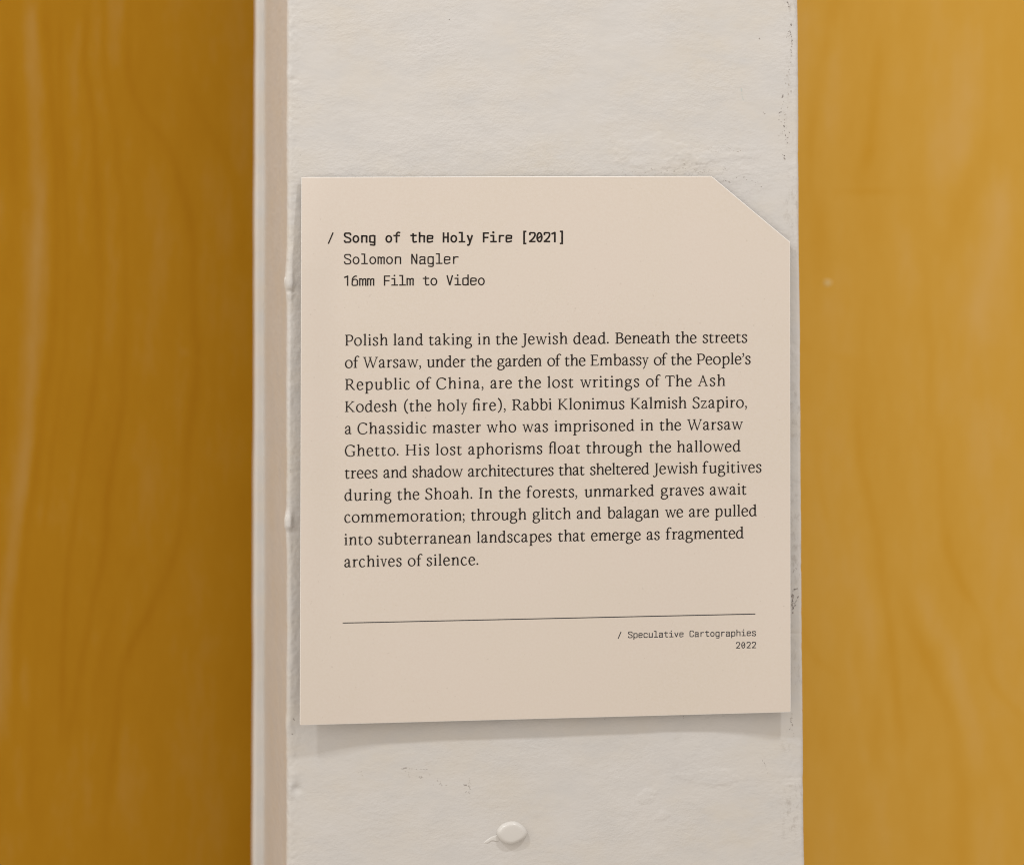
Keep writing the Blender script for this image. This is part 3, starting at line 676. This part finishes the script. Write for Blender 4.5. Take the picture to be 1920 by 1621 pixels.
def mono_font(W):
    D = {}
    def new(ch): D[ch] = G(188); return D[ch]
    def C(g, pts, closed=False): g.p += strip(cr(pts, closed, 5), lambda dx, dy: W * (0.86 + 0.14 * (dy * dy) / (dx * dx + dy * dy + 1e-9)), closed)
    def l(g, *pts): L(g, list(pts), W)
    H_ = 0.86 * W
    def hb(g, x0, x1, y): L(g, [(x0, y), (x1, y)], H_)
    h = H_ / 2; v = W / 2
    g = new('S'); C(g, [(163, 166), (146, 212), (94, 234 - v), (40, 212), (27, 172), (50, 138), (94, 120), (142, 96), (163, 60), (144, 18), (94, -6 + v), (42, 14), (22, 62)])
    g = new('o'); C(g, ell(94, 84, 78 - v, 91 - v, 12), True)
    g = new('n'); l(g, (24 + v, 0), (24 + v, 170)); C(g, [(24 + v, 112), (60, 152), (104, 172 - v), (150, 148), (168 - v, 108)]); l(g, (168 - v, 0), (168 - v, 112))
    g = new('h'); l(g, (24 + v, 0), (24 + v, 240)); C(g, [(24 + v, 112), (60, 152), (104, 172 - v), (150, 148), (168 - v, 108)]); l(g, (168 - v, 0), (168 - v, 112))
    g = new('g'); C(g, [(150, 126), (118, 162), (82, 175 - v), (40, 150), (18 + v, 84), (40, 20), (82, -6 + v), (118, 8), (150, 44)]); C(g, [(164 - v, 100), (164 - v, -4), (140, -50), (94, -70 + v), (36, -44)]); l(g, (164 - v, 170), (164 - v, 90))
    g = new('f'); C(g, [(92, 0), (92, 120), (94, 190), (124, 232), (178, 238 - h)]); hb(g, 22, 170, 158)
    g = new('t'); C(g, [(82, 212), (82, 60), (94, 14), (126, -2 + h), (166, 6 + h)]); hb(g, 18, 162, 160)
    g = new('e'); hb(g, 24, 164, 92); C(g, [(164 - v + 2, 88), (150, 146), (98, 175 - v), (44, 150), (18 + v, 84), (44, 18), (98, -6 + v), (162, 34)])
    for x in ():
        pass
    g = new('H'); l(g, (24 + v, 0), (24 + v, 228)); l(g, (164 - v, 0), (164 - v, 228)); hb(g, 30, 158, 118)
    g = new('l'); l(g, (98, 0), (98, 240)); hb(g, 24, 98, 240 - h); hb(g, 24, 172, h)
    g = new('i'); l(g, (98, 0), (98, 170)); hb(g, 24, 98, 170 - h); hb(g, 24, 172, h); dot(g, 94, 226, W * .68)
    g = new('y'); l(g, (20 + v, 168), (98, 12)); l(g, (170 - v, 168), (84, -36)); C(g, [(88, -28), (66, -58), (30, -70 + h)])
    g = new('F'); l(g, (32 + v, 0), (32 + v, 228)); hb(g, 32, 172, 228 - h); hb(g, 32, 160, 112)
    g = new('r'); l(g, (40 + v, 0), (40 + v, 170)); C(g, [(40 + v, 104), (78, 146), (120, 170 - h), (166, 166 - h)])
    g = new('['); l(g, (76, -44), (76, 262)); hb(g, 76, 128, 262 - h); hb(g, 76, 128, -44 + h)
    g = new(']'); l(g, (112, -44), (112, 262)); hb(g, 60, 112, 262 - h); hb(g, 60, 112, -44 + h)
    g = new('2'); C(g, [(22 + v, 162), (46, 212), (94, 234 - v), (142, 212), (158, 166), (136, 116), (90, 62), (36, h + 2)]); hb(g, 24, 170, h)
    g = new('0'); C(g, ell(94, 114, 72 - v, 119 - v, 12), True); L(g, [(52, 86), (136, 142)], H_)
    g = new('1'); l(g, (112, 0), (112, 232)); l(g, (120, 222), (34, 186))
    g = new('/'); l(g, (38, -22), (146, 232))
    g = new('m'); 
    for x in (12 + v, 94, 176 - v): l(g, (x, 0), (x, 150 if x > 60 else 170))
    C(g, [(12 + v, 128), (44, 170 - v + 2), (78, 164 - v), (94, 120)]); C(g, [(94, 128), (126, 172 - v), (160, 164 - v), (176 - v, 120)])
    g = new('N'); l(g, (24 + v, 0), (24 + v, 228)); l(g, (164 - v, 0), (164 - v, 228)); l(g, (26 + v, 224), (162 - v, 4))
    g = new('a'); C(g, [(30, 126), (52, 162), (94, 175 - v), (142, 154), (158 - v, 112), (158 - v, 20), (168, 0)]); C(g, [(156 - v, 100), (96, 100), (46, 86), (20 + v, 46), (44, 6), (90, 0 + h), (132, 14), (156 - v, 46)])
    g = new('6'); C(g, [(142, 232 - v), (94, 214), (48, 168), (22 + v, 90), (40, 20), (94, -6 + v), (148, 22), (168 - v, 76), (148, 126), (98, 148), (50, 128), (24 + v, 84)])
    g = new('V'); l(g, (18 + v, 228), (94, 4)); l(g, (170 - v, 228), (94, 4))
    g = new('d'); C(g, [(148, 122), (118, 162), (82, 175 - v), (40, 150), (20 + v, 84), (40, 18), (82, -6 + v), (118, 8), (148, 46)]); l(g, (166 - v, 0), (166 - v, 242))
    g = new('C'); C(g, [(164, 158), (142, 212), (94, 234 - v), (42, 206), (20 + v, 116), (42, 22), (94, -6 + v), (144, 16), (166, 70)])
    g = new('c'); C(g, [(160, 116), (140, 156), (96, 175 - v), (42, 150), (18 + v, 84), (42, 18), (96, -6 + v), (140, 12), (160, 50)])
    g = new('u'); l(g, (166 - v, 0), (166 - v, 170)); C(g, [(22 + v, 170), (22 + v, 60), (40, 14), (84, -4 + v), (130, 16), (166 - v, 58)])
    g = new('p'); l(g, (22 + v, -64), (22 + v, 170)); C(g, [(40, 122), (70, 160), (106, 175 - v), (150, 150), (170 - v, 84), (150, 18), (106, -6 + v), (70, 6), (40, 46)])
    g = new('v'); l(g, (18 + v, 168), (94, 6)); l(g, (170 - v, 168), (94, 6))
    g = new('s'); C(g, [(154, 124), (134, 162), (94, 175 - v), (46, 158), (36, 122), (62, 96), (106, 82), (148, 60), (150, 26), (118, -2), (86, -6 + v), (44, 10), (26, 50)])
    return D
SER = serif_font(); MB = mono_font(40.0); MR = mono_font(30.5); MS = mono_font(31.0)
def ink_x(g):
    xs = [p[0] for poly in g.p for p in poly]; return min(xs), max(xs)
def split_glyphs(t):
    out = []; i = 0
    while i < len(t):
        if t[i:i + 2] in ('fi', 'fl') : out.append(t[i:i + 2]); i += 2
        else: out.append(t[i]); i += 1
    return out
class Ink:
    def __init__(s): s.v = []; s.f = []; s.k = 0
    def poly(s, poly):
        s.k += 1; lift = 0.00004 + 0.0000012 * (s.k % 9)
        b0 = len(s.v)
        a = np.array(poly); y = -standoff(a[:, 0], a[:, 1]) - TH_C - lift
        for (px, py), yy in zip(poly, y): s.v.append(rel(P(px, py, float(yy))))
        s.f.append(tuple(range(b0, b0 + len(poly))))
    def build(s, name, mat, label=None):
        me_o = mesh_obj(name, s.v, s.f, mat, card)
        if label: me_o['label'] = label
        return me_o
def set_word(ink, font, text, xa, xb, base, k=1.0, mono=False):
    """xa..xb: ink extent in photo px; base(x): baseline in photo px; k: size"""
    gl = split_glyphs(text) if not mono else list(text)
    gs = [font[c] for c in gl]; u = 12.0 / k
    tot = (xb - xa) * u
    bx = [ink_x(g) for g in gs]
    if not mono:
        widths = [b_[1] - b_[0] for b_ in bx]
        gap = (tot - sum(widths)) / max(1, len(gs) - 1)
        # rounder pairs sit a little closer, i l t pairs a little wider
        wts = []
        for a, c in zip(gl, gl[1:]):
            w = 1.0
            if c in ".,;)'": w = 0.9
            if a in 'TWPV' : w = 0.55
            if a == 'r' : w *= 0.75
            if a == 'f': w *= 0.35
            if a in 'wvy' or c in 'wvy': w *= 0.65
            if a in 'oebpdc' and c in 'oecdqga': w *= 0.9
            wts.append(w)
        if wts:
            free = tot - sum(widths); sw = sum(wts); gaps = [free * w / sw for w in wts]
        else: gaps = []
        x = 0
        pos = []
        for i, g in enumerate(gs):
            pos.append(x - bx[i][0]); x += widths[i] + (gaps[i] if i < len(gaps) else 0)
    else:
        n = len(gs)
        if n == 1: pos = [-bx[0][0]]
        else:
            pitch = (tot + bx[0][0] - bx[-1][1]) / (n - 1)
            pos = [-bx[0][0] + pitch * i for i in range(n)]
    for g, p0 in zip(gs, pos):
        for poly in g.p:
            q = []
            for (x, y) in poly:
                px = xa + (x + p0) / u
                q.append((px, base(px) - y / u))
            ink.poly(q[::-1] if False else q)
def lin(xa, ya, xb, yb): return lambda x: ya + (yb - ya) * (x - xa) / (xb - xa)
# heading, monospaced
ik = Ink(); bl = lin(650, 455.2, 1050, 454.2)
set_word(ik, MR, '/', 614.4, 624.2, bl, mono=True)
for t, a, c in (('Song', 644.2, 704.2), ('of', 722.5, 751), ('the', 769.3, 812.8), ('Holy', 830, 887.2), ('Fire', 905.2, 960.7), ('[2021]', 981, 1055.7)):
    set_word(ik, MB, t, a, c, bl, mono=True)
ik.build('title_line', M_ink, 'bold heading line of the card')
ik = Ink(); bl = lin(650, 495.4, 860, 494.7)
for t, a, c in (('Solomon', 644.7, 752.3), ('Nagler', 771, 860)): set_word(ik, MR, t, a, c, bl, mono=True)
ik.build('artist_line', M_ink)
ik = Ink(); bl = lin(650, 535.9, 905, 534.6)
for t, a, c in (('16mm', 644.8, 702), ('Film', 719.8, 776), ('to', 792.7, 820), ('Video', 837, 909)): set_word(ik, MR, t, a, c, bl, mono=True)
ik.build('medium_line', M_ink)
# body text
A = lambda x: 630 + x / 4.683
B = lambda x: 1030 + x / 4.683
LINES = [
 ((645, 647.9, 1400, 642.0), [('Polish', A(80), A(455)), ('land', A(503), A(765)), ('taking', A(815), A(1195)), ('in', A(1243), A(1355)), ('the', A(1403), A(1593)), ('Jewish', A(1628), B(160)), ('dead.', B(210), B(522)), ('Beneath', B(580), B(1058)), ('the', B(1108), B(1293)), ('streets', B(1345), B(1738))]),
 ((645, 689.7, 1407, 682.4), [('of', A(78), A(205)), ('Warsaw,', A(235), A(747)), ('under', A(797), A(1138)), ('the', A(1183), A(1368)), ('garden', A(1415), A(1805)), ('of', A(1855), B(105)), ('the', B(135), B(318)), ('Embassy', B(362), B(873)), ('of', B(917), B(1038)), ('the', B(1068), B(1250)), ("People's", B(1295), B(1768))]),
 ((645, 730.8, 1360, 723.2), [('Republic', A(80), A(650)), ('of', A(705), A(838)), ('China,', A(880), A(1295)), ('are', A(1355), A(1545)), ('the', A(1600), A(1800)), ('lost', A(1855), B(212)), ('writings', B(270), B(790)), ('of', B(848), B(978)), ('The', B(1015), B(1250)), ('Ash', B(1303), B(1545))]),
 ((645, 772.3, 1395, 763.9), [('Kodesh', A(78), A(535)), ('(the', A(597), A(838)), ('holy', A(888), A(1153)), ('fire),', A(1200), A(1490)), ('Rabbi', A(1547), B(22)), ('Klonimus', B(75), B(660)), ('Kalmish', B(712), B(1205)), ('Szapiro,', B(1257), B(1735))]),
 ((645, 813.6, 1393, 804.8), [('a', A(77), A(135)), ('Chassidic', A(188), A(795)), ('master', A(847), A(1273)), ('who', A(1322), A(1583)), ('was', A(1635), A(1862)), ('imprisoned', B(44), B(747)), ('in', B(800), B(912)), ('the', B(968), B(1157)), ('Warsaw', B(1208), B(1700))]),
 ((645, 854.8, 1388, 846.0), [('Ghetto.', A(77), A(550)), ('His', A(610), A(820)), ('lost', A(875), A(1105)), ('aphorisms', A(1160), A(1812)), ('float', A(1868), B(270)), ('through', B(325), B(815)), ('the', B(877), B(1070)), ('hallowed', B(1120), B(1680))]),
 ((645, 896.6, 1427, 885.2), [('trees', A(77), A(365)), ('and', A(415), A(625)), ('shadow', A(670), A(1115)), ('architectures', A(1158), B(38)), ('that', B(83), B(310)), ('sheltered', B(357), B(878)), ('Jewish', B(910), B(1303)), ('fugitives', B(1345), B(1863))]),
 ((645, 938.2, 1399, 926.6), [('during', A(73), A(487)), ('the', A(538), A(732)), ('Shoah.', A(783), A(1197)), ('In', A(1255), A(1372)), ('the', A(1428), A(1620)), ('forests,', A(1672), B(245)), ('unmarked', B(308), B(920)), ('graves', B(977), B(1357)), ('await', B(1408), B(1732))]),
 ((645, 979.2, 1419, 966.8), [('commemoration;', A(72), A(1130)), ('through', A(1185), A(1672)), ('glitch', A(1725), B(190)), ('and', B(240), B(455)), ('balagan', B(508), B(962)), ('we', B(1015), B(1175)), ('are', B(1225), B(1403)), ('pulled', B(1452), B(1823))]),
 ((645, 1021.5, 1394, 1008.4), [('into', A(72), A(318)), ('subterranean', A(370), A(1185)), ('landscapes', A(1235), B(20)), ('that', B(77), B(315)), ('emerge', B(365), B(803)), ('as', B(853), B(970)), ('fragmented', B(1022), B(1708))]),
 ((645, 1062.9, 897, 1058.4), [('archives', A(72), A(577)), ('of', A(630), A(760)), ('silence.', A(795), A(1250))]),
]
for base, words in LINES:
    ik = Ink(); bl = lin(*base)
    for t, a, c in words: set_word(ik, SER, t, a, c, bl)
    ik.build('paragraph_line', M_ink)
# rule and footer
ik = Ink(); bl = lin(642.5, 1167.4, 1416.2, 1150.4)
for q in range(40):
    xa = 642.5 + (1416.2 - 642.5) * q / 40; xb = 642.5 + (1416.2 - 642.5) * (q + 1) / 40
    ik.k = 0; ik.poly([(xa, bl(xa) + .8), (xb, bl(xb) + .8), (xb, bl(xb) - .8), (xa, bl(xa) - .8)])
ik.build('rule_line', M_ink2)
ik = Ink(); bl = lin(1180, 1195.3, 1415, 1191.4)
for t, a, c in (('/', 1158.2, 1164.8), ('Speculative', 1177.4, 1281.7), ('Cartographies', 1292.9, 1417.6)): set_word(ik, MS, t, a, c, bl, k=.62, mono=True)
ik.build('series_line', M_ink2)
ik = Ink(); bl = lin(1380, 1215.0, 1417, 1214.4)
set_word(ik, MS, '2022', 1380, 1417.6, bl, k=.62, mono=True)
ik.build('year_line', M_ink2)
